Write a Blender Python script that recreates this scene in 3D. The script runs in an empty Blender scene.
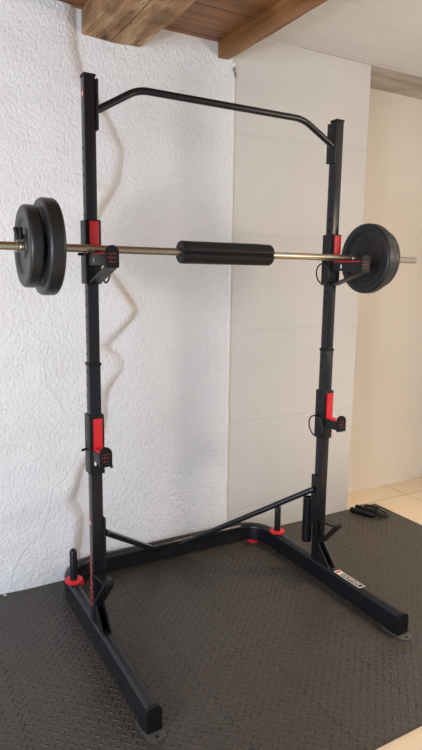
import bpy, bmesh, math, random
from mathutils import Vector, Matrix, noise
random.seed(7)
C = bpy.context.scene.collection
PI = math.pi

# ------------------------------------------------------------------ camera
CAM = Vector((-1.2189, -2.0672, 1.4339))
RIGHT = Vector((0.87238, -0.48863, 0.01406)).normalized()
FWD = Vector((0.48399, 0.85936, -0.16511)).normalized()
UP = RIGHT.cross(FWD).normalized()
cd = bpy.data.cameras.new('camera')
cam = bpy.data.objects.new('camera', cd)
C.objects.link(cam)
m = Matrix((RIGHT, UP, -FWD)).transposed().to_4x4()
m.translation = CAM
cam.matrix_world = m
cd.sensor_fit = 'VERTICAL'
cd.sensor_height = 36.0
cd.lens = 588.36 / 750 * 36.0
cd.clip_start = 0.05
bpy.context.scene.camera = cam

# ------------------------------------------------------------------ light
sc = bpy.context.scene
sc.view_settings.view_transform = 'Standard'
sc.view_settings.look = 'None'
sc.view_settings.exposure = 0.0
sc.view_settings.gamma = 1.0
w = bpy.data.worlds.new('world')
sc.world = w
w.use_nodes = True
w.node_tree.nodes['Background'].inputs[0].default_value = (0.74, 0.86, 1.0, 1)
w.node_tree.nodes['Background'].inputs[1].default_value = 0.52


def light(name, kind, loc, target, power, col, size=0.2, size_y=None):
    l = bpy.data.lights.new(name, kind)
    l.energy = power
    l.color = col
    if kind == 'AREA':
        l.shape = 'RECTANGLE'
        l.size = size
        l.size_y = size_y or size
    else:
        l.shadow_soft_size = size
    o = bpy.data.objects.new(name, l)
    C.objects.link(o)
    o.location = loc
    d = Vector(target) - Vector(loc)
    o.rotation_euler = d.to_track_quat('-Z', 'Y').to_euler()
    return o


light('window_daylight', 'AREA', (-3.7, -2.1, 1.3), (0, -0.4, 1.3), 98, (0.70, 0.84, 1.0), 2.9, 1.7)
light('side_lamp_light', 'POINT', (-2.25, -1.45, 1.32), (0, 0, 0), 68, (1.0, 0.89, 0.82), 0.14)
light('room_lamp_light', 'POINT', (1.55, -1.7, 1.7), (1.5, -0.2, 0.4), 56, (1.0, 0.81, 0.63), 0.30)
dl = light('added_floor_spot', 'SPOT', (1.65, -0.75, 2.45), (1.15, -0.45, 0), 150, (1.0, 0.80, 0.60), 0.12)  # added spot with no real fitting, brightens and warms the mats on the right
dl.data.spot_size = math.radians(78)
dl.data.spot_blend = 0.9


# ------------------------------------------------------------------ materials
class NT:
    def __init__(s, name):
        s.m = bpy.data.materials.new(name)
        s.m.use_nodes = True
        s.t = s.m.node_tree
        s.b = s.t.nodes['Principled BSDF']

    def n(s, kind, **kw):
        x = s.t.nodes.new(kind)
        for k, v in kw.items():
            if k.startswith('i_'):
                x.inputs[int(k[2:])].default_value = v
            else:
                setattr(x, k, v)
        return x

    def l(s, a, b):
        s.t.links.new(a, b)

    def math(s, op, a, b=None, c=None):
        x = s.t.nodes.new('ShaderNodeMath')
        x.operation = op
        for i, v in enumerate((a, b, c)):
            if v is None:
                continue
            if isinstance(v, (int, float)):
                x.inputs[i].default_value = v
            else:
                s.l(v, x.inputs[i])
        return x.outputs[0]

    def coord(s, scale=(1, 1, 1)):
        g = s.n('ShaderNodeNewGeometry')
        mp = s.n('ShaderNodeMapping')
        mp.inputs['Scale'].default_value = scale
        s.l(g.outputs['Position'], mp.inputs[0])
        return mp.outputs[0]

    def noise(s, scale, detail=3, rough=0.5, vec=None, sc3=(1, 1, 1)):
        x = s.n('ShaderNodeTexNoise')
        x.inputs['Scale'].default_value = scale
        x.inputs['Detail'].default_value = detail
        x.inputs['Roughness'].default_value = rough
        s.l(vec if vec is not None else s.coord(sc3), x.inputs['Vector'])
        return x.outputs['Fac']

    def ramp(s, fac, stops):
        x = s.n('ShaderNodeValToRGB')
        e = x.color_ramp.elements
        while len(e) < len(stops):
            e.new(0.5)
        for i, (p, c) in enumerate(stops):
            e[i].position = p
            e[i].color = (*c, 1)
        s.l(fac, x.inputs[0])
        return x.outputs[0]

    def mix(s, fac, a, b, mode='MIX'):
        x = s.n('ShaderNodeMixRGB', blend_type=mode)
        for i, v in enumerate((fac, a, b)):
            if isinstance(v, (int, float)):
                x.inputs[i].default_value = v
            elif isinstance(v, tuple):
                x.inputs[i].default_value = (*v, 1)
            else:
                s.l(v, x.inputs[i])
        return x.outputs[0]

    def bump(s, h, dist, strength=1.0, prev=None):
        x = s.n('ShaderNodeBump')
        x.inputs['Strength'].default_value = strength
        x.inputs['Distance'].default_value = dist
        s.l(h, x.inputs['Height'])
        if prev is not None:
            s.l(prev, x.inputs['Normal'])
        return x.outputs[0]

    def out(s, col=None, rough=None, metal=None, normal=None, spec=None):
        for k, v in (('Base Color', col), ('Roughness', rough), ('Metallic', metal), ('Specular IOR Level', spec)):
            if v is None:
                continue
            if isinstance(v, tuple):
                s.b.inputs[k].default_value = (*v, 1)
            elif isinstance(v, (int, float)):
                s.b.inputs[k].default_value = v
            else:
                s.l(v, s.b.inputs[k])
        if normal is not None:
            s.l(normal, s.b.inputs['Normal'])
        return s.m


def simple(name, col, rough, metal=0.0, bumpd=0.0, bscale=200, spec=0.5, var=0.0):
    t = NT(name)
    nrm = None
    c = col
    if bumpd:
        nrm = t.bump(t.noise(bscale, 2), bumpd)
    if var:
        f = t.noise(14, 4)
        c = t.mix(f, tuple(v * (1 - var) for v in col), tuple(min(1, v * (1 + var)) for v in col))
    return t.out(c, rough, metal, nrm, spec)


def mat_plaster():
    t = NT('rough white plaster')
    big = t.noise(3.0, 4)
    fine = t.noise(95, 3, 0.6)
    vor = t.n('ShaderNodeTexVoronoi', feature='SMOOTH_F1')
    vor.inputs['Scale'].default_value = 75
    t.l(t.coord((1, 1, 0.8)), vor.inputs['Vector'])
    h = t.math('ADD', t.math('MULTIPLY', fine, 1.2), t.math('MULTIPLY', vor.outputs['Distance'], -0.9))
    nr = t.bump(h, 0.0042, 1.0)
    nr = t.bump(t.noise(7, 3), 0.012, 0.5, nr)
    col = t.mix(big, (0.75, 0.76, 0.785), (0.83, 0.84, 0.86))
    at = t.n('ShaderNodeAttribute', attribute_name='stain_shade')
    col = t.mix(t.math('MULTIPLY', at.outputs['Fac'], 0.42), col, (0.60, 0.50, 0.37))  # beige tint: discolouration plus painted crease shade
    return t.out(col, 0.75, 0, nr, 0.3)


def mat_panel():
    t = NT('smooth painted masonry')
    n1 = t.noise(2.2, 5, 0.6)
    n2 = t.noise(18, 4, 0.65)
    col = t.mix(n1, (0.59, 0.575, 0.545), (0.68, 0.665, 0.635))
    col = t.mix(t.math('MULTIPLY', t.math('GREATER_THAN', n2, 0.66), 0.10), col, (0.42, 0.42, 0.41))
    g = t.n('ShaderNodeNewGeometry')
    sx = t.n('ShaderNodeSeparateXYZ')
    t.l(g.outputs['Position'], sx.inputs[0])
    z = t.math('ADD', sx.outputs['Z'], t.math('MULTIPLY', t.noise(1.5, 3), 0.03))
    fr = t.math('ABSOLUTE', t.math('SUBTRACT', t.math('FRACT', t.math('MULTIPLY', t.math('ADD', z, 0.085), 2.0)), 0.5))
    line = t.math('SMOOTH_MIN', t.math('MULTIPLY', fr, 60.0), 1.0, 0.2)
    col = t.mix(t.math('MULTIPLY', t.math('SUBTRACT', 1.0, line), 0.14), col, (0.40, 0.40, 0.39))
    nr = t.bump(line, 0.0012, 0.6)
    nr = t.bump(t.noise(45, 4, 0.6, sc3=(0.5, 1, 1.5)), 0.0015, 0.5, nr)
    nr = t.bump(n1, 0.02, 0.3, nr)
    return t.out(col, 0.62, 0, nr, 0.35)


def mat_far():
    t = NT('far cream wall')
    n1 = t.noise(1.6, 4)
    col = t.mix(n1, (0.68, 0.61, 0.51), (0.74, 0.68, 0.58))
    nr = t.bump(t.noise(30, 4), 0.002, 0.4)
    return t.out(col, 0.6, 0, nr, 0.35)


def mat_ceiling():
    t = NT('cast concrete ceiling')
    n1 = t.noise(3, 5, 0.6, sc3=(0.35, 1.4, 1))
    n2 = t.noise(20, 4, 0.6, sc3=(0.12, 2.0, 1))
    col = t.mix(n1, (0.66, 0.635, 0.60), (0.76, 0.74, 0.71))
    col = t.mix(t.math('MULTIPLY', t.math('POWER', n2, 1.6), 0.7), col, (0.50, 0.48, 0.455))
    nr = t.bump(n2, 0.004, 0.6)
    return t.out(col, 0.8, 0, nr, 0.2)


def mat_soffit():
    t = NT('mottled rough soffit')
    n2 = t.noise(5, 6, 0.6, sc3=(0.4, 2.0, 1))  # brown to beige mottling of the recess ceiling, darker than the room ceiling
    col = t.ramp(n2, [(0.3, (0.30, 0.265, 0.21)), (0.55, (0.46, 0.42, 0.36)), (0.75, (0.60, 0.56, 0.50))])
    return t.out(col, 0.85, 0, t.bump(n2, 0.01, 0.8), 0.2)


def mat_wood(name, cols, grain=(30, 1.2, 30), bump=0.004, rough=0.6):
    t = NT(name)
    v = t.coord(grain)
    n1 = t.noise(1.0, 6, 0.65, vec=v)
    n2 = t.noise(5, 4)
    n3 = t.noise(2.2, 5, 0.6, vec=t.coord((grain[0] * 1.3, grain[1] * 1.5, grain[2] * 1.3)))
    f = t.math('ADD', t.math('MULTIPLY', n1, 0.65), t.math('MULTIPLY', n2, 0.35))
    col = t.ramp(f, [(0.34, cols[0]), (0.5, cols[1]), (0.66, cols[2])])
    col = t.mix(t.math('MULTIPLY', t.math('LESS_THAN', n3, 0.36), 0.65), col, cols[3])
    nr = t.bump(t.math('ADD', n1, t.math('MULTIPLY', n3, 0.7)), bump, 0.8)
    return t.out(col, rough, 0, nr, 0.3)


def mat_boards():
    # ceiling boards run along X, seams every 0.26 m in Y
    t = NT('brown ceiling boards')
    v = t.coord((1.2, 28, 10))
    n1 = t.noise(1.0, 5, 0.6, vec=v)
    col = t.ramp(n1, [(0.3, (0.13, 0.050, 0.015)), (0.55, (0.25, 0.105, 0.032)), (0.75, (0.34, 0.155, 0.050))])
    g = t.n('ShaderNodeNewGeometry')
    sx = t.n('ShaderNodeSeparateXYZ')
    t.l(g.outputs['Position'], sx.inputs[0])
    fr = t.math('ABSOLUTE', t.math('SUBTRACT', t.math('FRACT', t.math('MULTIPLY', t.math('SUBTRACT', sx.outputs['Y'], 0.26), 3.72)), 0.5))
    near = t.math('GREATER_THAN', fr, 0.485)
    col = t.mix(near, col, (0.03, 0.012, 0.006))
    nr = t.bump(t.math('SUBTRACT', 1.0, near), 0.006, 0.9)
    return t.out(col, 0.45, 0, nr, 0.4)


def mat_rubber():
    """embossed lozenges of alternating direction (tread plate) in rubber"""
    t = NT('black tread pattern rubber foam')
    g = t.n('ShaderNodeNewGeometry')
    sx = t.n('ShaderNodeSeparateXYZ')
    t.l(g.outputs['Position'], sx.inputs[0])
    P = 1 / 0.0265
    c, s = math.cos(PI / 4), math.sin(PI / 4)
    X = t.math('MULTIPLY', t.math('ADD', t.math('MULTIPLY', sx.outputs['X'], c), t.math('MULTIPLY', sx.outputs['Y'], s)), P)
    Y = t.math('MULTIPLY', t.math('SUBTRACT', t.math('MULTIPLY', sx.outputs['Y'], c), t.math('MULTIPLY', sx.outputs['X'], s)), P)
    fx, fy = t.math('FLOOR', X), t.math('FLOOR', Y)
    u = t.math('SUBTRACT', t.math('FRACT', X), 0.5)
    v = t.math('SUBTRACT', t.math('FRACT', Y), 0.5)
    par = t.math('GREATER_THAN', t.math('FRACT', t.math('MULTIPLY', t.math('ADD', fx, fy), 0.5)), 0.25)
    ipar = t.math('SUBTRACT', 1.0, par)
    a = t.math('ADD', t.math('MULTIPLY', u, par), t.math('MULTIPLY', v, ipar))
    b = t.math('ADD', t.math('MULTIPLY', v, par), t.math('MULTIPLY', u, ipar))
    d = t.math('SQRT', t.math('ADD', t.math('MULTIPLY', t.math('MULTIPLY', a, a), 3.6), t.math('MULTIPLY', t.math('MULTIPLY', b, b), 44.0)))
    h = t.math('MAXIMUM', t.math('SUBTRACT', 1.0, d), 0.0)
    h = t.math('POWER', h, 0.6)
    nr = t.bump(h, 0.0048, 1.0)
    nr = t.bump(t.noise(900, 2), 0.0002, 0.5, nr)
    n1 = t.noise(2.5, 4)
    n2 = t.noise(30, 4, 0.7)
    col = t.mix(n1, (0.036, 0.0305, 0.0255), (0.050, 0.043, 0.036))
    col = t.mix(t.math('MULTIPLY', n2, 0.35), col, (0.064, 0.055, 0.045))
    return t.out(col, t.math('ADD', 0.33, t.math('MULTIPLY', n2, 0.2)), 0, nr, 0.5)


def mat_tile():
    t = NT('beige floor tiles')
    g = t.n('ShaderNodeNewGeometry')
    sx = t.n('ShaderNodeSeparateXYZ')
    t.l(g.outputs['Position'], sx.inputs[0])

    def edge(o, off):
        return t.math('ABSOLUTE', t.math('SUBTRACT', t.math('FRACT', t.math('DIVIDE', t.math('SUBTRACT', o, off), 0.6)), 0.5))
    e = t.math('MAXIMUM', edge(sx.outputs['X'], 1.824), edge(sx.outputs['Y'], 0.607))
    gr = t.math('GREATER_THAN', e, 0.4945)
    n1 = t.noise(4, 5)
    col = t.mix(n1, (0.62, 0.50, 0.345), (0.70, 0.575, 0.42))
    col = t.mix(gr, col, (0.33, 0.26, 0.18))
    nr = t.bump(t.math('SUBTRACT', 1.0, gr), 0.002, 0.7)
    return t.out(col, 0.32, 0, nr, 0.5)


M = {
    'gunmetal': None,
    'plaster': mat_plaster(), 'panel': mat_panel(), 'far': mat_far(), 'ceiling': mat_ceiling(), 'soffit': mat_soffit(),
    'beam_old': mat_wood('old hewn oak', [(0.09, 0.045, 0.020), (0.34, 0.20, 0.10), (0.62, 0.45, 0.28), (0.06, 0.03, 0.015)], (16, 2.6, 16), 0.02, 0.7),
    'beam_new': mat_wood('stained beam', [(0.10, 0.038, 0.012), (0.22, 0.095, 0.032), (0.36, 0.18, 0.070), (0.05, 0.02, 0.009)], (26, 0.8, 26), 0.003, 0.5),
    'boards': mat_boards(), 'rubber': mat_rubber(), 'tile': mat_tile(),
    'steel': simple('black powder coated steel', (0.008, 0.0088, 0.0115), 0.23, 0, 0.0002, 500, 0.4),
    'steel2': simple('black sleeve plastic', (0.010, 0.0105, 0.012), 0.42, 0, 0.0002, 700, 0.3),
    'cap': simple('black end cap plastic', (0.006, 0.006, 0.0065), 0.55, 0, 0, 0, 0.25),
    'red': simple('red plastic', (0.62, 0.018, 0.028), 0.42, 0, 0.0001, 300),
    'redpaint': simple('red print', (0.42, 0.05, 0.04), 0.5),
    'whitepaint': simple('white print', (0.75, 0.74, 0.72), 0.5),
    'hole': simple('dark drilled hole', (0.003, 0.003, 0.003), 0.9),
    'chrome': simple('brushed chrome bar', (0.47, 0.42, 0.33), 0.30, 1.0, 0.00008, 900),
    'plate': simple('black vinyl plate', (0.013, 0.0135, 0.015), 0.40, 0, 0.0003, 260),
    'foam': simple('black foam pad fabric', (0.007, 0.007, 0.008), 0.55, 0, 0.002, 90, 0.35),
    'seam': simple('black hook and loop strip', (0.005, 0.005, 0.006), 0.85),
    'cord': simple('black plastic cord', (0.012, 0.012, 0.012), 0.4),
    'bolt': simple('bolt steel', (0.25, 0.24, 0.22), 0.35, 1.0),
    'skirt': simple('pale tile skirting', (0.72, 0.66, 0.56), 0.4, 0, 0, 0, 0.5, 0.06),
    'white': simple('white paint', (0.80, 0.79, 0.78), 0.6, 0, 0.0008, 60),
    'crack': simple('hairline crack', (0.42, 0.42, 0.42), 0.9),
    'chip': simple('grey plaster chip', (0.17, 0.18, 0.21), 0.9, 0, 0.001, 200),
    'stone': simple('pale grit', (0.45, 0.43, 0.40), 0.8),
}

M['gunmetal'] = simple('grey worn steel', (0.075, 0.072, 0.068), 0.5, 0.1)
M['dimred'] = simple('dim red print', (0.14, 0.022, 0.020), 0.5)


# ------------------------------------------------------------------ mesh helpers
class MB:
    def __init__(s):
        s.b = bmesh.new()

    def box(s, c, d, bev=0.0, rot=None):
        r = bmesh.ops.create_cube(s.b, size=1.0)
        vs = r['verts']
        bmesh.ops.scale(s.b, verts=vs, vec=d)
        if bev > 0:
            es = list({e for v in vs for e in v.link_edges})
            rr = bmesh.ops.bevel(s.b, geom=es, offset=bev, segments=2, affect='EDGES', profile=0.6)
            vs = list({v for f in rr['faces'] for v in f.verts} | {v for v in vs if v.is_valid})
        if rot is not None:
            bmesh.ops.rotate(s.b, verts=vs, cent=(0, 0, 0), matrix=rot)
        bmesh.ops.translate(s.b, verts=vs, vec=c)
        return s

    def loft(s, rings, cap=True, closed=False):
        R_ = [[s.b.verts.new(p) for p in r] for r in rings]
        n = len(R_[0])
        K = len(R_)
        for i in range(K if closed else K - 1):
            a, b = R_[i], R_[(i + 1) % K]
            for j in range(n):
                s.b.faces.new((a[j], a[(j + 1) % n], b[(j + 1) % n], b[j]))
        if cap and not closed:
            s.b.faces.new(R_[0][::-1])
            s.b.faces.new(R_[-1])
        return s

    def tube(s, pts, r, n=14, closed=False, flat=1.0):
        pts = [Vector(p) for p in pts]
        K = len(pts)
        rings = []
        prev = None
        for i, p in enumerate(pts):
            if closed:
                t = pts[(i + 1) % K] - pts[i - 1]
            else:
                t = pts[min(i + 1, K - 1)] - pts[max(i - 1, 0)]
            t.normalize()
            if prev is None:
                a = Vector((0, 0, 1)) if abs(t.z) < 0.9 else Vector((1, 0, 0))
                u = (a - t * a.dot(t)).normalized()
            else:
                u = (prev - t * prev.dot(t)).normalized()
            prev = u
            v = t.cross(u)
            rr = r[i] if isinstance(r, (list, tuple)) else r
            rings.append([p + u * (math.cos(2 * PI * k / n) * rr) + v * (math.sin(2 * PI * k / n) * rr * flat) for k in range(n)])
        return s.loft(rings, True, closed)

    def prism(s, poly, thick, frame):
        """poly: 2-D points; frame: function (u, v, w) -> 3-D; w spans -thick/2..thick/2"""
        a = [frame(u, v, -thick / 2) for u, v in poly]
        b = [frame(u, v, thick / 2) for u, v in poly]
        return s.loft([a, b])

    def lathe_x(s, prof, cx, cy, cz, n=64):
        """prof: (x, r) closed loop, spun about the X axis"""
        rings = [[(cx + x, cy + r * math.cos(2 * PI * k / n), cz + r * math.sin(2 * PI * k / n)) for x, r in prof] for k in range(n)]
        return s.loft(rings, False, True)

    def build(s, name, mat, parent=None, smooth=True, loc=None):
        bmesh.ops.recalc_face_normals(s.b, faces=s.b.faces)
        me = bpy.data.meshes.new(name)
        s.b.to_mesh(me)
        s.b.free()
        me.materials.append(M[mat])
        o = bpy.data.objects.new(name, me)
        C.objects.link(o)
        if loc is not None:
            me.transform(Matrix.Translation(-Vector(loc)))
            o.location = loc
        if smooth:
            for p in me.polygons:
                p.use_smooth = True
            me.set_sharp_from_angle(angle=math.radians(32))
        if parent is not None:
            o.parent = parent
            # geometry is written in world metres; keep it there
            o.location = (Vector(loc) if loc is not None else Vector((0, 0, 0))) - world_of(parent)
        return o


def world_of(o):
    v = Vector((0, 0, 0))
    while o is not None:
        v = v + Vector(o.location)
        o = o.parent
    return v


def tag(o, label=None, cat=None, group=None, kind=None):
    for k, v in (('label', label), ('category', cat), ('group', group), ('kind', kind)):
        if v:
            o[k] = v
    return o


def empty(name, loc, label, cat, group=None):
    o = bpy.data.objects.new(name, None)
    C.objects.link(o)
    o.location = loc
    o.empty_display_size = 0.05
    return tag(o, label, cat, group)


def fx(x):   # frame facing +-X at x : (u->y, v->z)
    return lambda u, v, w_: (x + w_, u, v)


def fy(y):
    return lambda u, v, w_: (u, y + w_, v)


def fz(z):
    return lambda u, v, w_: (u, v, z + w_)


def text_mesh(body, size, mat, name, parent, M4, extrude=0.0003):
    cu = bpy.data.curves.new(name, 'FONT')
    cu.body = body
    cu.size = size
    cu.extrude = extrude
    cu.align_x = 'CENTER'
    cu.align_y = 'CENTER'
    tmp = bpy.data.objects.new(name, cu)
    C.objects.link(tmp)
    dg = bpy.context.evaluated_depsgraph_get()
    me = bpy.data.meshes.new_from_object(tmp.evaluated_get(dg))
    bpy.data.objects.remove(tmp)
    me.materials.clear()
    me.materials.append(M[mat])
    me.transform(M4)
    me.transform(Matrix.Translation(-world_of(parent)))
    o = bpy.data.objects.new(name, me)
    C.objects.link(o)
    o.parent = parent
    return o


def basis(xdir, ydir, loc):
    x = Vector(xdir).normalized()
    y = Vector(ydir).normalized()
    z = x.cross(y)
    mm = Matrix((x, y, z)).transposed().to_4x4()
    mm.translation = Vector(loc)
    return mm


def smooth01(t):
    t = max(0.0, min(1.0, t))
    return t * t * (3 - 2 * t)


# ------------------------------------------------------------------ room shell
YW = 0.577      # face of the plastered / smooth wall
XE = 0.365      # where rough plaster stops
XC = 1.2607     # outer corner of the smooth wall block
YF = 0.814      # far wall
XR = 2.21       # right wall
HC = 2.6105     # concrete ceiling
HB = 2.538      # boards
FT = -0.012     # tile floor level (mats lie on it, their tops at 0)

MB().prism([(-3.6, -3.6), (XR + 0.1, -3.6), (XR + 0.1, YF + 0.1), (-3.6, YF + 0.1)], 0.1, fz(FT - 0.05)).build('floor', 'tile', smooth=False)
tag(bpy.data.objects['floor'], kind='structure')

# crease of the old stonework showing through the plaster
EDGE = [(2.60, -0.42), (2.45, -0.412), (2.36, -0.405), (2.25, -0.37), (2.154, -0.295), (2.07, -0.245), (1.994, -0.208), (1.92, -0.212),
        (1.84, -0.232), (1.78, -0.268), (1.724, -0.304), (1.62, -0.36), (1.50, -0.33), (1.43, -0.250), (1.36, -0.200), (1.30, -0.158), (1.271, -0.142),
        (1.23, -0.165), (1.154, -0.239), (1.11, -0.285), (1.085, -0.270), (1.06, -0.232), (1.03, -0.214), (0.99, -0.218), (0.95, -0.248), (0.90, -0.285), (0.844, -0.300),
        (0.76, -0.300), (0.66, -0.325), (0.60, -0.37), (0.52, -0.425), (0.44, -0.452), (0.38, -0.470), (0.30, -0.430), (0.22, -0.440), (0.12, -0.455), (-0.05, -0.46)]
EDGE = EDGE[::-1]


def edge_x(z):
    for (z0, x0), (z1, x1) in zip(EDGE, EDGE[1:]):
        if z0 <= z <= z1:
            return x0 + (x1 - x0) * (z - z0) / (z1 - z0)
    return EDGE[0][1] if z < EDGE[0][0] else EDGE[-1][1]


def wall_d(x, z):
    u = edge_x(z) - x
    nz = noise.noise(Vector((x * 1.8, 3.1, z * 1.8)))
    nz2 = noise.noise(Vector((x * 6, 8.1, z * 6)))
    d = 0.010 * nz + 0.004 * nz2
    wdt = 0.066 + 0.020 * noise.noise(Vector((x * 3, 1.1, z * 5)))
    tt = max(0.0, min(1.0, (u + 0.002) / wdt))
    bul = (1 - (1 - tt) ** 2.2) * (1 - 0.75 * smooth01((u - 0.05) / 0.55))
    amp = 0.034 + 0.010 * noise.noise(Vector((x * 5, 4.4, z * 9))) + 0.008 * math.sin(z * 4.0 + 1.0)
    d += amp * bul
    k = smooth01((XE - x) / 0.12)
    return 0.006 + d * k


b = bmesh.new()
x0, x1, z0, z1 = -2.6, XE, FT, HB + 0.01
xs = [x0 + (-0.9 - x0) * i / 40 for i in range(40)] + [-0.9 + (x1 + 0.9) * i / 170 for i in range(171)]
NZ = 330
grid = []
for j in range(NZ + 1):
    z = z0 + (z1 - z0) * j / NZ
    row = []
    for i, x in enumerate(xs):
        xx = x
        if i == len(xs) - 1:
            xx = XE + 0.004 * noise.noise(Vector((0, 0, z * 14)))
        row.append(b.verts.new((xx, YW - wall_d(x, z), z)))
    grid.append(row)
for j in range(NZ):
    for i in range(len(xs) - 1):
        b.faces.new((grid[j][i], grid[j][i + 1], grid[j + 1][i + 1], grid[j + 1][i]))
# right edge return and a back so the wall has thickness
back = [[b.verts.new((r[0].co.x, YW + 0.2, r[0].co.z)), b.verts.new((r[-1].co.x, YW + 0.2, r[-1].co.z))] for r in grid]
for j in range(NZ):
    b.faces.new((grid[j][-1], back[j][1], back[j + 1][1], grid[j + 1][-1]))
    b.faces.new((back[j][0], grid[j][0], grid[j + 1][0], back[j + 1][0]))
    b.faces.new((back[j][1], back[j][0], back[j + 1][0], back[j + 1][1]))
mb = MB()
mb.b.free()
mb.b = b
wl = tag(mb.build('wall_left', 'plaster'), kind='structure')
# beige discolouration along the crease, with the step's shade painted into it
at = wl.data.attributes.new('stain_shade', 'FLOAT', 'POINT')
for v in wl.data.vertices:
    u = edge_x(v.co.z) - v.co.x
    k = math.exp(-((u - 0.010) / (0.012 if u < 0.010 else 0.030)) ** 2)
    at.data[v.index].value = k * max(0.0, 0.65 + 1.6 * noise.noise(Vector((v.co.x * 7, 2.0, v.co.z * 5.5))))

MB().box(((XE + XC) / 2 + 0.0, YW + 0.15, (HC + FT) / 2), (XC - XE + 0.02, 0.30, HC - FT), 0.006).build('wall_back', 'panel')
tag(bpy.data.objects['wall_back'], kind='structure')
# far recess wall and the right wall
MB().box(((XC + XR) / 2, YF + 0.08, (HC + FT) / 2), (XR - XC + 0.3, 0.16, HC - FT + 0.02)).build('wall_far', 'far', smooth=False)
tag(bpy.data.objects['wall_far'], kind='structure')
MB().box((XR + 0.05, YF - 1.3, (HC + FT) / 2), (0.1, 2.6, HC - FT + 0.02)).build('wall_right', 'white', smooth=False)
tag(bpy.data.objects['wall_right'], kind='structure')
MB().box(((XC + XR) / 2 + 0.01, YF - 0.006, FT + 0.011), (XR - XC + 0.02, 0.012, 0.022), 0.002).build('baseboard_far', 'skirt')
tag(bpy.data.objects['baseboard_far'], kind='structure')
MB().box((XR - 0.006, YF - 1.3, FT + 0.014), (0.012, 2.6, 0.028), 0.002).build('baseboard_right', 'skirt')
tag(bpy.data.objects['baseboard_right'], kind='structure')

# ceiling of the room: concrete to the right, boards to the left
MB().box(((0.31 + XR + 0.1) / 2, (YW - 3.6) / 2, HC + 0.05), (XR + 0.1 - 0.31, YW + 3.6, 0.1)).build('ceiling', 'ceiling', smooth=False)
tag(bpy.data.objects['ceiling'], kind='structure')
rings = []
for i in range(41):
    x = XC - 0.3 + (XR + 0.4 - XC) * i / 40
    nn = 0.010 * noise.noise(Vector((x * 5, 0, 0)))
    rings.append([(x, YW, HC + 0.1), (x, YW, HC + nn * 0.5), (x, YW + 0.10, HC - 0.006 + nn), (x, YF - 0.03, HC - 0.022 + nn), (x, YF + 0.05, HC - 0.035 + nn), (x, YF + 0.05, HC + 0.1)])
tag(MB().loft(rings).build('trim_1', 'soffit'), kind='structure')
MB().box(((-2.6 + 0.30) / 2, (YW - 3.6) / 2 + 0.1, HB + 0.04), (2.9, YW + 3.8, 0.08)).build('ceiling_boards', 'boards', smooth=False)
bpy.data.objects['ceiling_boards'].name = 'ceiling_left'
tag(bpy.data.objects['ceiling_left'], kind='structure')

# skim edge where the rough plaster ends: thin white bead with two chips
b2 = MB()
pts = []
for i in range(90):
    z = 0.0 + 2.46 * i / 89
    pts.append((XE + 0.006 + 0.004 * noise.noise(Vector((3, 0, z * 12))), YW - 0.001, z))
b2.tube(pts, [0.010 + 0.003 * noise.noise(Vector((9, 2, i * 0.35))) for i in range(90)], 8)
tag(b2.build('trim_2', 'white'), kind='structure')
ch = MB()
for (cx, cz, sx_, sz_) in ((0.369, 2.428, 0.006, 0.014), (0.375, 2.405, 0.005, 0.014), (0.372, 2.262, 0.006, 0.013)):
    ch.prism([(cx + sx_ * math.cos(a) * (1 + 0.3 * math.sin(3 * a)), cz + sz_ * math.sin(a)) for a in [k * PI / 6 for k in range(12)]], 0.002, fy(YW - 0.0115))
tag(ch.build('trim_3', 'chip'), kind='structure')


# hairline cracks of the plaster, drawn as shallow dark strips following the wall
def crack(pl, wd):
    mb_ = MB()
    P_ = []
    for (xa, za), (xb, zb) in zip(pl, pl[1:]):
        for k in range(12):
            f = k / 12
            x = xa + (xb - xa) * f
            z = za + (zb - za) * f
            x += 0.004 * noise.noise(Vector((z * 30, x * 30, 2)))
            P_.append((x, YW - wall_d(x, z) - 0.0002, z))
    mb_.tube(P_, wd, 6)
    return mb_.build('crack', 'crack', wl)


crack([(-0.455, 0.60), (-0.52, 0.50), (-0.585, 0.46), (-0.60, 0.36), (-0.63, 0.26), (-0.70, 0.21), (-0.745, 0.15), (-0.77, 0.08), (-0.79, 0.02)], 0.0008)
crack([(-0.575, 1.12), (-0.60, 1.04), (-0.585, 0.95), (-0.53, 0.86), (-0.50, 0.78)], 0.0006)


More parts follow.
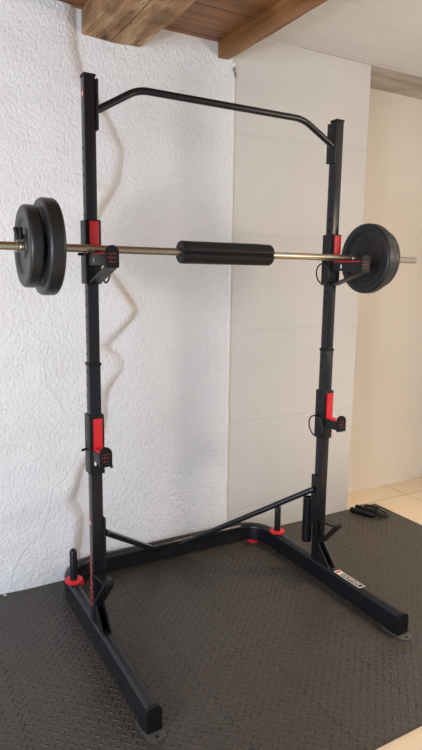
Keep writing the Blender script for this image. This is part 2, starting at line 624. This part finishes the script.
# ------------------------------------------------------------------ ceiling beams
def hewn_beam():
    xa, xb, za, zb = -0.392, -0.108, 2.437, 2.552
    mb_ = MB()
    prof = []
    # cross-section, counter clockwise, with a drying crack in the underside
    cx = -0.262
    prof += [(xa + 0.002, zb), (xa, zb - 0.03), (xa, za + 0.03), (xa + 0.001, za + 0.008), (xa + 0.009, za + 0.001)]
    prof += [(xa + 0.06, za), (xa + 0.10, za), (cx - 0.004, za), (cx, za + 0.025), (cx + 0.004, za)]
    prof += [(cx + 0.05, za), (cx + 0.10, za + 0.001), (xb - 0.014, za + 0.001), (xb - 0.002, za + 0.010), (xb, za + 0.03), (xb, zb - 0.03), (xb, zb)]
    rings = []
    N = 110
    for i in range(N + 1):
        y = (YW + 0.01) + (-3.3 - YW) * (i / N) ** 1.4
        ring = []
        wob = 0.012 * noise.noise(Vector((y * 4, 5, 1)))
        for k, (x, z) in enumerate(prof):
            ck = 7 <= k <= 9
            dx = 0.010 * noise.noise(Vector((x * 6, y * 5, z * 6))) if not ck else wob
            dz = 0.009 * noise.noise(Vector((x * 8 + 9, y * 6, z * 8)))
            if ck and k != 8:
                dx = wob + (0.004 if k == 9 else -0.004) * noise.noise(Vector((0, y * 3, 4)))
            if z > zb - 0.01:
                dz = 0
            ring.append((x + dx, y, z + dz))
        rings.append(ring)
    mb_.loft(rings)
    o = mb_.build('ceiling_beam', 'beam_old', loc=(-0.24, -1.4, 2.5))
    tag(o, 'thick rough-hewn old oak ceiling beam with a long drying crack, above the left upright', 'beam')


def stained_beam():
    xa, xb, za, zb = 0.281, 0.352, 2.467, 2.625
    rings = []
    N = 60
    for i in range(N + 1):
        y = (YW + 0.01) + (-3.3 - YW) * (i / N) ** 1.3
        r_ = []
        for (x, z) in [(xa, zb), (xa, za + 0.03), (xa, za + 0.004), (xa + 0.005, za), (xb - 0.012, za + 0.002), (xb, za + 0.012), (xb + 0.002, za + 0.05), (xb, zb)]:
            r_.append((x + 0.004 * noise.noise(Vector((x * 9, y * 3, z * 5))), y, z + (0.004 * noise.noise(Vector((x * 9, y * 4, 3))) if z < zb else 0)))
        rings.append(r_)
    o = MB().loft(rings).build('ceiling_beam', 'beam_new', loc=(0.31, -1.4, 2.5))
    tag(o, 'narrow reddish-brown stained ceiling beam edging the pale concrete ceiling', 'beam')


hewn_beam()
stained_beam()

# ------------------------------------------------------------------ foam mats
XG = [-1.205 + 0.3 * i for i in range(10)]        # seams in X
YG = [0.565, 0.28, -0.02, -0.32, -0.62, -0.92]     # seams in Y
ROWS = ['wall row', 'second row', 'middle row', 'fourth row', 'front row']
COLS = ['second column left of the left rail', 'first column left of the left rail', 'column under the left rail',
        'first column right of the left rail', 'middle column between the rails', 'column under the right rail',
        'first column right of the right rail', 'second column right of the right rail', 'outermost column on the right']
XG = XG[:10]


def trap(s):
    """jigsaw tooth wave, period 0.0375"""
    f = (s / 0.0375) % 1.0
    if f < 0.08: return f / 0.08
    if f < 0.42: return 1.0
    if f < 0.58: return 1.0 - (f - 0.42) / 0.08
    if f < 0.92: return -1.0
    return -1.0 + (f - 0.92) / 0.08


def mat_tile_obj(ci, ri):
    xa, xb = XG[ci], XG[ci + 1]
    yb_, ya = YG[ri], YG[ri + 1]
    g_ = 0.0009
    A = 0.0052
    brk = [0.0, 0.08, 0.42, 0.58, 0.92]

    def marks(a, b_, start):
        out = []
        k = math.floor((a - start) / 0.0375) - 1
        while start + k * 0.0375 < b_:
            for f in brk:
                s = start + (k + f) * 0.0375
                if a + 0.008 < s < b_ - 0.008:
                    out.append(s)
            k += 1
        return sorted(out)
    poly = []
    # bottom side (y = ya), left to right
    st = ri == len(ROWS) - 1
    poly.append((xa + g_, ya + g_))
    if not st:
        poly += [(s, ya + g_ + A * trap(s - xa)) for s in marks(xa, xb, xa)]
    poly.append((xb - g_, ya + g_))
    if ci != len(COLS) - 1:
        poly += [(xb - g_ + A * trap(s - ya), s) for s in marks(ya, yb_, ya)]
    poly.append((xb - g_, yb_ - g_))
    if ri != 0:
        poly += [(s, yb_ - g_ + A * trap(s - xa)) for s in reversed(marks(xa, xb, xa))]
    poly.append((xa + g_, yb_ - g_))
    if ci != 0:
        poly += [(xa + g_ + A * trap(s - ya), s) for s in reversed(marks(ya, yb_, ya))]
    o = MB().prism(poly, 0.0118, fz(-0.0059)).build('foam_floor_mat', 'rubber', smooth=False, loc=((xa + xb) / 2, (ya + yb_) / 2, -0.0118))
    tag(o, 'black foam floor mat, ' + ROWS[ri] + ' from the wall, '.replace(' from the wall', ' from the wall' if 0 < ri < 4 else '') + COLS[ci], 'mat', 'interlocking foam floor mats')


for ci in range(9):
    for ri in range(5):
        mat_tile_obj(ci, ri)

# ------------------------------------------------------------------ squat rack
rack = empty('squat_rack', (0, 0, 0), 'black steel squat rack with red trim standing on foam mats before the wall', 'squat rack')
h = 0.55
RB, RT = 0.010, 0.096


def rail_profile():
    hw, r = 0.0255, 0.021
    p_ = [(-hw, RB), (hw, RB), (hw, RT - r)]
    for k in range(1, 7):
        a = (PI / 2) * k / 6
        p_.append((hw - r + r * math.cos(a), RT - r + r * math.sin(a)))
    for k in range(0, 6):
        a = PI / 2 + (PI / 2) * k / 6
        p_.append((-hw + r + r * math.cos(a), RT - r + r * math.sin(a)))
    p_.append((-hw, RT - r))
    return p_


def hole(xo, z, mark):
    MB().prism([(0.0050 * math.cos(k * PI / 6), z + 0.0050 * math.sin(k * PI / 6)) for k in range(12)], 0.0006, fx(xo)).build('adjustment_hole', 'hole', rack, smooth=False)
    if mark:
        MB().box((xo - 0.0001, 0.002, z + 0.022), (0.0005, 0.007, 0.0085)).build('hole_number', 'redpaint', rack, smooth=False)


path = [(-h, -0.535), (-h, -0.2), (-h, 0.1), (-h, 0.37)]
Rr = 0.145
yc = 0.520
for k in range(0, 13):
    a = PI - (PI / 2) * k / 12
    path.append((-h + Rr + Rr * math.cos(a), yc - Rr + Rr * math.sin(a)))
path += [(-0.2, yc), (0.0, yc)]
path = path + [(-x, y) for x, y in reversed(path[:-1])]
rings = []
for i, (x, y) in enumerate(path):
    a = Vector(path[max(i - 1, 0)])
    c = Vector(path[min(i + 1, len(path) - 1)])
    t = (c - a).normalized()
    nrm = Vector((t.y, -t.x))
    rings.append([(x + nrm.x * u, y + nrm.y * u, z) for u, z in rail_profile()])
base = MB().loft(rings).build('base_frame', 'steel', rack)

for s in (-1, 1):
    # rounded plastic cap at the front end of each rail
    capp = [(s * h + u * 1.03, (z - RB) * 1.01 + RB) for u, z in rail_profile()]
    cap = MB().prism(capp, 0.014, fy(-0.542)).build('rail_end_cap', 'cap', rack)
    # bolt-down tab on the floor
    tabp = []
    for k in range(9):
        a = PI + PI * k / 8
        tabp.append((s * h + 0.030 * math.cos(a), -0.566 + 0.020 * math.sin(a)))
    tabp += [(s * h + 0.034, -0.50), (s * h + 0.034, -0.47), (s * h - 0.034, -0.47), (s * h - 0.034, -0.50)]
    foot = MB().prism(tabp, 0.0065, fz(0.0036)).build('floor_bracket', 'gunmetal', rack, smooth=False)
    MB().tube([(s * h, -0.569, 0.0065), (s * h, -0.569, 0.0078)], 0.006, 14).build('bolt_hole', 'hole', foot)
    MB().box((s * h, -0.50, 0.008), (0.064, 0.05, 0.010), 0.002).build('rail_shoe', 'steel2', rack)
    # red rubber feet under the rear corners
    MB().tube([(s * 0.498, 0.478, 0.0004), (s * 0.498, 0.478, 0.008), (s * 0.498, 0.478, 0.0095)], [0.036, 0.036, 0.034], 28).build('rubber_foot', 'red', rack)
    # plate storage pegs with a red washer
    washer = MB().tube([(s * h, 0.331, 0.0945), (s * h, 0.331, 0.0965), (s * h, 0.331, 0.1040), (s * h, 0.331, 0.1055)], [0.036, 0.039, 0.039, 0.036], 32).build('peg_washer', 'red', rack)
    MB().tube([(s * h, 0.331, 0.100), (s * h, 0.331, 0.235), (s * h, 0.331, 0.243), (s * h, 0.331, 0.248)], [0.0165, 0.0165, 0.013, 0.006], 20).build('storage_peg', 'steel', rack)

    # uprights: outer tube below, slimmer telescopic tube above
    up = MB()
    up.box((s * h, 0, (0.09 + 1.118) / 2), (0.0455, 0.0455, 1.118 - 0.09), 0.009)
    up.build('upright', 'steel', rack)
    MB().box((s * h, 0, (1.10 + 2.094) / 2), (0.0425, 0.0425, 2.094 - 1.10), 0.009).build('telescopic_tube', 'steel', rack)
    MB().box((s * h, 0, 2.097), (0.0428, 0.0428, 0.010), 0.002, Matrix.Rotation(0.0, 3, 'X')).build('upright_cap', 'cap', rack)
    MB().box((s * h, 0, 1.113), (0.048, 0.048, 0.012), 0.003).build('tube_bushing', 'cap', rack)
    # adjustment holes on the side faces, numbered in red
    xo = -h - 0.0213 if s < 0 else h - 0.0213
    z = 1.15
    while z < 1.90:
        if not (1.40 < z < 1.625):
            hole(xo, z, z < 1.40 and s < 0)
        z += 0.0445
    xo = xo + (-0.0016)
    z = 0.95
    while z < 1.09:
        hole(xo, z, s < 0)
        z += 0.0445

    # plates that carry the pull-up bar on the inner faces
    MB().box((s * (h - 0.0245), 0.002, 2.005), (0.008, 0.056, 0.165), 0.002).build('bar_bracket', 'steel2', rack)
    MB().tube([(s * (h - 0.03), -0.014, 1.990), (s * (h - 0.036), -0.014, 1.990)], 0.0055, 10).build('bolt', 'bolt', rack)
    # lower plates that carry the diagonal braces
    MB().box((s * (h - 0.0268), 0.004, 0.395), (0.009, 0.052, 0.245), 0.002).build('brace_bracket', 'steel2', rack)
    # diagonal brace down to the rear cross member
    ex = -0.078 if s < 0 else 0.052
    p0, p1 = Vector((s * (h - 0.034), 0.006, 0.450)), Vector((ex, 0.492, 0.066))
    br = MB().tube([p0, p0.lerp(p1, 0.5), p1], 0.0135, 16).build('diagonal_brace', 'steel', rack)
    q0 = p0.lerp(p1, 0.03)
    MB().tube([q0 + Vector((0, -0.012, 0.004)), q0 + Vector((0, -0.018, 0.006))], 0.0045, 10).build('bolt', 'bolt', br)
    q1 = p0.lerp(p1, 0.70 if s > 0 else 0.95)
    MB().tube([q1 + Vector((0, -0.010, 0.009)), q1 + Vector((0, -0.013, 0.013))], 0.0045, 10).build('bolt', 'bolt', br)
    # open triangular gusset: two thin cheeks in front of the foot of the upright
    for e in (-1, 1):
        MB().prism([(-0.022, 0.093), (-0.114, 0.093), (-0.108, 0.099), (-0.022, 0.188)], 0.0035, fx(s * h + e * 0.0165)).build('gusset', 'steel2', rack, smooth=False)
    # bent V shaped bar hook
    vb = MB()
    o_, i_ = [(-0.024, 0.307), (-0.132, 0.316), (-0.137, 0.308), (-0.030, 0.196), (-0.024, 0.200)], None
    v_out = [(-0.024, 0.300), (-0.126, 0.316), (-0.136, 0.313), (-0.137, 0.304), (-0.034, 0.190), (-0.024, 0.190)]
    v_in = [(-0.024, 0.292), (-0.120, 0.306), (-0.122, 0.305), (-0.122, 0.301), (-0.036, 0.204), (-0.024, 0.204)]
    for (A1, A2, B1, B2) in [(v_out[k], v_out[k + 1], v_in[k], v_in[k + 1]) for k in range(5)]:
        vb.prism([A1, A2, B2, B1], 0.042, fx(s * h))
    bmesh.ops.remove_doubles(vb.b, verts=vb.b.verts, dist=0.0001)
    vb.build('dip_bar_hook', 'steel2', rack, smooth=False)

# open storage tube behind the right upright
st = MB()
cx_, cy_ = 0.530, 0.062
ring_o = [(cx_ + 0.024 * math.cos(2 * PI * k / 24), cy_ + 0.024 * math.sin(2 * PI * k / 24)) for k in range(24)]
ring_i = [(cx_ + 0.020 * math.cos(2 * PI * k / 24), cy_ + 0.020 * math.sin(2 * PI * k / 24)) for k in range(24)]
st.loft([[(x, y, 0.165) for x, y in ring_o], [(x, y, 0.388) for x, y in ring_o], [(x, y, 0.388) for x, y in ring_i], [(x, y, 0.18) for x, y in ring_i]])
st.build('bar_storage_tube', 'steel', rack)

# pull-up bar with two bends
pp = []
pts = [(-0.518, -0.012, 1.992), (-0.372, -0.012, 2.078), (0.357, -0.012, 2.078), (0.518, -0.012, 1.992)]


def rounded(P_, r, n=7):
    P_ = [Vector(p) for p in P_]
    out = [P_[0]]
    for i in range(1, len(P_) - 1):
        a = (P_[i - 1] - P_[i]).normalized()
        b_ = (P_[i + 1] - P_[i]).normalized()
        s0, s1 = P_[i] + a * r, P_[i] + b_ * r
        for k in range(n + 1):
            t = k / n
            out.append(s0 * (1 - t) ** 2 + P_[i] * 2 * t * (1 - t) + s1 * t * t)
    out.append(P_[-1])
    return out


MB().tube(rounded(pts, 0.04), 0.0128, 18).build('pull_up_bar', 'steel', rack)

# writing and stickers
ML = basis((0, 0, 1), (0, 1, 0), (-h - 0.0254, -0.001, 0.275))
ML = basis((0, 0, -1), (0, -1, 0), (-h - 0.0254, -0.001, 0.290))
# make sure that the glyphs face -X
text_mesh('CORENGTH', 0.042, 'redpaint', 'upright_lettering', rack, basis((0, 0, 1), (0, 1, 0), (-h - 0.0230, 0.001, 0.270)))
for zz in (2.038, 0.503):
    off = 0.0216 if zz > 1 else 0.0230
    dtag = MB().box((-h - off, -0.008 if zz > 1 else 0.0, zz), (0.0006, 0.014, 0.022)).build('warning_sticker', 'red', rack, smooth=False)
    MB().box((-h - off - 0.0004, -0.008 if zz > 1 else 0.0, zz - 0.002), (0.0006, 0.007, 0.011)).build('sticker_symbol', 'whitepaint', dtag, smooth=False)
# brand sticker on top of the right rail
lab = MB().box((0.547, -0.228, 0.0966), (0.034, 0.168, 0.0008)).build('rail_sticker', 'cap', rack, smooth=False)
MB().box((0.547, -0.228, 0.0971), (0.034, 0.168, 0.0004)).build('sticker_face', 'whitepaint', lab, smooth=False)
MB().box((0.5475, -0.243, 0.0974), (0.027, 0.130, 0.0004)).build('sticker_panel', 'cap', lab, smooth=False)
MB().box((0.547, -0.158, 0.0974), (0.024, 0.018, 0.0004)).build('sticker_mark', 'redpaint', lab, smooth=False)
text_mesh('DOMYOS', 0.026, 'whitepaint', 'sticker_lettering', lab, basis((0, -1, 0), (1, 0, 0), (0.547, -0.240, 0.0978)), 0.0002)


# ------------------------------------------------------------------ hooks on the uprights
def sleeve(s, z0_, z1_):
    o, i_ = 0.0285, 0.0230
    mb_ = MB()
    mb_.box((s * h, -(o + i_) / 2, (z0_ + z1_) / 2), (2 * o, o - i_, z1_ - z0_), 0.0015)
    mb_.box((s * h, (o + i_) / 2, (z0_ + z1_) / 2), (2 * o, o - i_, z1_ - z0_), 0.0015)
    mb_.box((s * h - (o + i_) / 2, 0, (z0_ + z1_) / 2), (o - i_, 2 * i_ + 0.004, z1_ - z0_), 0.0015)
    mb_.box((s * h + (o + i_) / 2, 0, (z0_ + z1_) / 2), (o - i_, 2 * i_ + 0.004, z1_ - z0_), 0.0015)
    return mb_


def rounded_plate(cx, zb_, zt, w_, y, th):
    r = w_ / 2
    P_ = [(cx - r, zb_), (cx + r, zb_), (cx + r, zt - r)]
    P_ += [(cx + r * math.cos(a), zt - r + r * math.sin(a)) for a in [PI * k / 12 for k in range(1, 12)]]
    P_ += [(cx - r, zt - r)]
    return MB().prism(P_, th, fy(y))


def ring_pull(s, z, parent, yc=0.0, rr=0.047, down=True):
    x = s * (h - 0.040)
    P_ = []
    for k in range(25):
        a = PI * 0.5 + (2 * PI * 0.98) * k / 24
        P_.append((x - s * 0.004 * math.sin(a), yc + rr * math.cos(a), z - rr + rr * math.sin(a)))
    o = MB().tube(P_, 0.0034, 8).build('ring_pull', 'cord', parent)
    MB().tube([(s * (h - 0.0305), yc - 0.002, z), (s * (h - 0.046), yc - 0.002, z)], 0.007, 12).build('locking_pin', 'cap', parent)
    return o


def hook_text(s, cx, y, zc, parent, sz):
    mk = MB()
    for (u0, v0, wd, hg) in ((0, 0.011, 0.022, 0.0026), (-0.002, 0.0, 0.027, 0.0030), (0, -0.012, 0.020, 0.0026), (-0.004, 0, 0.0016, 0.024)):
        mk.box((cx + u0 * sz, y, zc + v0 * sz), (wd * sz, 0.0006, hg * sz))
    mk.build('hook_print', 'dimred', parent, smooth=False)


for s in (-1, 1):
    # ---- upper J-hook holding the barbell
    J = sleeve(s, 1.402, 1.622).build('bar_hook', 'steel2', rack)
    MB().box((s * h, -0.0365, 1.562), (0.034, 0.010, 0.112), 0.002).build('red_liner', 'red', J)
    MB().box((s * h, -0.0325, 1.562), (0.046, 0.006, 0.122), 0.002).build('liner_backing', 'cap', J)
    MB().box((s * h, -0.118, 1.5035), (0.034, 0.170, 0.007), 0.002).build('red_ledge', 'red', J)
    arm = MB()
    for e in (-1, 1):
        arm.box((s * h + e * 0.0195, -0.120, 1.484), (0.004, 0.184, 0.036), 0.001)
    arm.box((s * h, -0.120, 1.495), (0.036, 0.184, 0.010), 0.001)
    arm.build('hook_arm', 'steel2', J)
    MB().box((s * h - 0.0218, -0.093, 1.484), (0.0007, 0.007, 0.016)).build('arm_mark', 'whitepaint', J, smooth=False)
    ep = rounded_plate(s * h, 1.458, 1.530, 0.046, -0.214, 0.010).build('end_plate', 'cap', J)
    hook_text(s, s * h, -0.2193, 1.490, J, 1.15)
    # slanting strut below
    strut = MB()
    a_, c_ = Vector((s * h, -0.206, 1.460)), Vector((s * h, -0.030, 1.404))
    dd = (c_ - a_).normalized()
    nn_ = Vector((0, -dd.z, dd.y)) * 0.003
    wv = Vector((0.021, 0, 0))
    strut.loft([[a_ - wv - nn_, a_ + wv - nn_, a_ + wv + nn_, a_ - wv + nn_], [c_ - wv - nn_, c_ + wv - nn_, c_ + wv + nn_, c_ - wv + nn_]])
    strut.build('hook_strut', 'steel2', J, smooth=False)
    ring_pull(s, 1.497 if s > 0 else 1.475, J, 0.004 if s > 0 else -0.048, 0.044 if s > 0 else 0.034)
    # pin tail on the outer face
    MB().tube([(s * (h + 0.030), 0.004, 1.505), (s * (h + 0.046), 0.004, 1.505)], 0.005, 10).build('pin_tail', 'cap', J)

    # ---- lower safety catch
    S = sleeve(s, 0.700, 0.926).build('safety_catch', 'steel2', rack)
    q_ = s * h + 0.002
    lp = [(q_ - 0.016, 0.914), (q_ - 0.016, 0.800), (q_, 0.780), (q_ + 0.016, 0.800), (q_ + 0.016, 0.914)]
    MB().prism(lp, 0.008, fy(-0.0345)).build('red_liner', 'red', S, smooth=False)
    MB().box((s * h, -0.073, 0.801), (0.034, 0.080, 0.008), 0.002).build('red_ledge', 'red', S)
    arm = MB()
    for e in (-1, 1):
        arm.box((s * h + e * 0.0195, -0.075, 0.780), (0.004, 0.090, 0.038), 0.001)
    arm.box((s * h, -0.075, 0.791), (0.036, 0.090, 0.011), 0.001)
    arm.build('hook_arm', 'steel2', S)
    rounded_plate(s * h, 0.756, 0.828, 0.046, -0.121, 0.010).build('end_plate', 'cap', S)
    hook_text(s, s * h, -0.1263, 0.790, S, 1.15)
    if s > 0:
        ring_pull(s, 0.806, S, 0.006, 0.049)
    else:
        MB().tube([(-h + 0.030, -0.028, 0.764), (-h + 0.040, -0.05, 0.752), (-h + 0.044, -0.062, 0.728)], [0.006, 0.006, 0.0055], 10).build('locking_pin', 'cap', S)
    MB().tube([(s * (h + 0.030), 0.002, 0.795), (s * (h + 0.050), 0.002, 0.790)], 0.005, 10).build('pin_tail', 'cap', S)
    MB().prism([(0.012, 0.800), (0.012, 0.822), (0.002, 0.822), (0.002, 0.800)], 0.0006, fx(-h - 0.0288 if s < 0 else h - 0.0288)).build('adjustment_slot', 'hole', S, smooth=False)
    MB().box((s * h - 0.010 if s < 0 else s * h + 0.010, -0.0345, 0.745), (0.006, 0.009, 0.016), 0.001).build('catch_mark', 'whitepaint', S) if s < 0 else None

# ------------------------------------------------------------------ barbell
BY, BZ = -0.090, 1.5208
bar = empty('barbell', (-0.025, BY, BZ), 'long chrome barbell resting across the two upper bar hooks of the rack', 'barbell')
MB().tube([(-1.032, BY, BZ), (-1.030, BY, BZ), (0.978, BY, BZ), (0.980, BY, BZ)], [0.0125, 0.0136, 0.0136, 0.0125], 28).build('bar_shaft', 'chrome', bar)
for x in (-0.585, 0.592, -0.845):
    if x > -0.8:
        MB().tube([(x - 0.009, BY, BZ), (x - 0.008, BY, BZ), (x + 0.008, BY, BZ), (x + 0.009, BY, BZ)], [0.0136, 0.0148, 0.0148, 0.0136], 28).build('bar_collar_ring', 'chrome', bar)

# foam pad around the middle
pad = empty('barbell_pad', (-0.042, BY, BZ), 'black foam bar pad wrapped around the middle of the barbell', 'pad')
R0 = 0.0415
rings = []
NP = 60
xs_ = [-0.244, -0.2438, -0.242, -0.238] + [-0.238 + 0.387 * i / 24 for i in range(1, 24)] + [0.149, 0.153, 0.1548, 0.155]
prof = []
for i, x in enumerate(xs_):
    r = {0: 0.032, 1: 0.036, 2: 0.0395}.get(i, R0)
    j = len(xs_) - 1 - i
    r = min(r, {0: 0.032, 1: 0.036, 2: 0.0395}.get(j, R0))
    ring = []
    for k in range(NP):
        a = 2 * PI * k / NP
        rr = r * (1 + 0.020 * noise.noise(Vector((x * 12, math.cos(a) * 1.4, math.sin(a) * 1.4))))
        # slit facing the camera
        da = abs(((a - PI * 1.02 + PI) % (2 * PI)) - PI)
        rr -= 0.010 * max(0, 1 - da / 0.12)
        ring.append((x, BY + rr * math.cos(a), BZ + rr * math.sin(a)))
    rings.append(ring)
inner = [[(x, BY + 0.0138 * math.cos(2 * PI * k / NP), BZ + 0.0138 * math.sin(2 * PI * k / NP)) for k in range(NP)] for x in (0.153, -0.242)]
MB().loft(rings + inner, False, True).build('pad_sleeve', 'foam', pad)
MB().box((-0.0445, BY - R0 - 0.0005 + 0.004, BZ - 0.004), (0.385, 0.004, 0.003), 0.002).build('pad_seam', 'seam', pad)


# ------------------------------------------------------------------ weight plates
def plate(x_in, x_out, r, label, side):
    """x_in: face towards the rack"""
    th = abs(x_out - x_in)
    cx = (x_in + x_out) / 2
    t = th / 2
    o = empty('weight_plate', (cx, BY, BZ), label, 'weight plate', 'weight plates on the barbell')
    e = min(0.012, t * 0.7)
    pr = [(-t + 0.010, 0.0140)]
    pr += [(-t + 0.003, 0.0144), (-t + 0.003, 0.034), (-t + 0.009, 0.040), (-t + 0.009, r - 0.046), (-t + 0.001, r - 0.036), (-t, r - 0.030)]
    for k in range(7):
        a = PI + (PI / 2) * 0  # keep explicit corners below
    for k in range(0, 7):
        a = (PI / 2) * k / 6
        pr.append((-t + e - e * math.cos(a), r - e + e * math.sin(a)))
    for k in range(0, 7):
        a = PI / 2 - (PI / 2) * k / 6
        pr.append((t - e + e * math.cos(a), r - e + e * math.sin(a)))
    pr += [(t, r - 0.030), (t - 0.001, r - 0.036), (t - 0.009, r - 0.046), (t - 0.009, 0.040), (t - 0.003, 0.034), (t - 0.003, 0.0144), (t - 0.010, 0.0140)]
    MB().lathe_x(pr, cx, BY, BZ, 72).build('plate_disc', 'plate', o)
    return o


pl1 = plate(-0.703, -0.755, 0.156, 'large black vinyl weight plate on the left end of the barbell, nearer the rack', -1)
plate(-0.763, -0.808, 0.131, 'smaller black weight plate at the outer left end of the barbell, beside the spring clip', -1)
plate(0.656, 0.704, 0.152, 'large black weight plate on the right end of the barbell, face towards the rack', 1)
plate(0.711, 0.752, 0.130, 'smaller black weight plate mostly hidden behind the large one on the right end', 1)
# triangular mark on the rim of the big left plate
tr = MB()
ax = -0.729
for k in range(3):
    a0, a1 = PI / 2 + k * 2 * PI / 3, PI / 2 + (k + 1) * 2 * PI / 3
    def onrim(a):
        u, v = 0.017 * math.cos(a), 0.017 * math.sin(a)
        th_ = -PI / 2 - 0.50 + v / 0.156
        return (ax + u, BY + 0.1562 * math.cos(th_), BZ + 0.1562 * math.sin(th_))
    def onrim2(p_, q_, f):
        return tuple(p_[i] * (1 - f) + q_[i] * f for i in range(3))
    tr.tube([onrim(a0), onrim(a1)], 0.0016, 6)
tr.build('rim_emblem', 'plate', pl1)

# spring clip outside the left plates
clip = empty('spring_clip', (-0.820, BY, BZ), 'spring collar clip with black grips on the left end of the barbell', 'clip')
P_ = []
for k in range(80):
    a = 2 * PI * 3 * k / 79 + 0.9
    P_.append((-0.811 - 0.016 * k / 79, BY + 0.0161 * math.cos(a), BZ + 0.0161 * math.sin(a)))
MB().tube(P_, 0.0023, 8).build('spring_coil', 'chrome', clip)
for (dx, ya, ang) in ((-0.811, -0.012, 0.18), (-0.819, -0.008, 0.42)):
    p0 = Vector((dx, BY + ya, BZ + 0.013))
    p1 = p0 + Vector((0.000, 0.004, 0.016))
    p2 = p1 + Vector((-0.006 if dx < -0.815 else 0.000, 0.004, 0.026))
    MB().tube([p0, p1], 0.0023, 8).build('spring_arm', 'chrome', clip)
    MB().tube([p1 - Vector((0, 0, 0.008)), p1, p2, p2 + Vector((0, 0, 0.004))], [0.006, 0.0078, 0.0078, 0.005], 12).build('grip', 'cap', clip)

# ------------------------------------------------------------------ skipping rope
rope = empty('skipping_rope', (1.36, 0.45, 0.0), 'black skipping rope with foam grips lying coiled at the mat corner by the beige tiles', 'skipping rope')


def handle(a, b_, z_a, z_b, r):
    a, b_ = Vector((*a, z_a)), Vector((*b_, z_b))
    pts_ = [a, a.lerp(b_, 0.04), a.lerp(b_, 0.5), a.lerp(b_, 0.93), b_]
    MB().tube(pts_, [r * 0.7, r, r * 1.02, r * 0.92, r * 0.6], 18).build('handle', 'cap', rope)
    tip = b_ + (b_ - a).normalized() * 0.02
    MB().tube([b_, tip], 0.005, 10).build('handle_tip', 'cord', rope)


handle((1.258, 0.535), (1.316, 0.386), 0.0155, 0.0155, 0.015)
handle((1.318, 0.552), (1.362, 0.410), 0.016, 0.0155, 0.015)
P_ = [Vector((1.323, 0.366, 0.014)), Vector((1.34, 0.35, 0.006))]
rnd = random.Random(3)
for k in range(46):
    a = 0.9 * k
    cx_, cy_ = 1.392 + 0.010 * math.sin(k * 0.31), 0.455 + 0.02 * math.cos(k * 0.4)
    rx, ry = 0.028 + 0.014 * rnd.random(), 0.070 + 0.03 * rnd.random()
    P_.append(Vector((cx_ + rx * math.cos(a * 0.55), cy_ + ry * math.sin(a * 0.55), 0.004 + 0.007 * (k % 7) / 3 + (0.012 if 18 < k < 26 else 0))))
P_ += [Vector((1.385, 0.395, 0.016)), Vector((1.367, 0.392, 0.0155))]


def catmull(P, n=6):
    out = []
    for i in range(len(P) - 1):
        a = P[max(i - 1, 0)]; b_ = P[i]; c = P[i + 1]; d = P[min(i + 2, len(P) - 1)]
        for k in range(n):
            t = k / n
            out.append(0.5 * ((2 * b_) + (c - a) * t + (2 * a - 5 * b_ + 4 * c - d) * t * t + (3 * b_ - a - 3 * c + d) * t ** 3))
    out.append(P[-1])
    return out


MB().tube(catmull(P_), 0.0031, 7).build('cord', 'cord', rope)

# crumb of plaster by the wall
mb = MB()
r = bmesh.ops.create_icosphere(mb.b, subdivisions=2, radius=0.009)
for v in r['verts']:
    v.co *= 1 + 0.3 * noise.noise(v.co * 160)
    v.co.z = v.co.z * 0.5 + 0.0045
    v.co += Vector((-0.812, 0.515, 0.0))
tag(mb.build('plaster_crumb', 'stone', loc=(-0.812, 0.515, 0.0)), 'small pale crumb of plaster on the mat at the foot of the wall, far left', 'crumb')
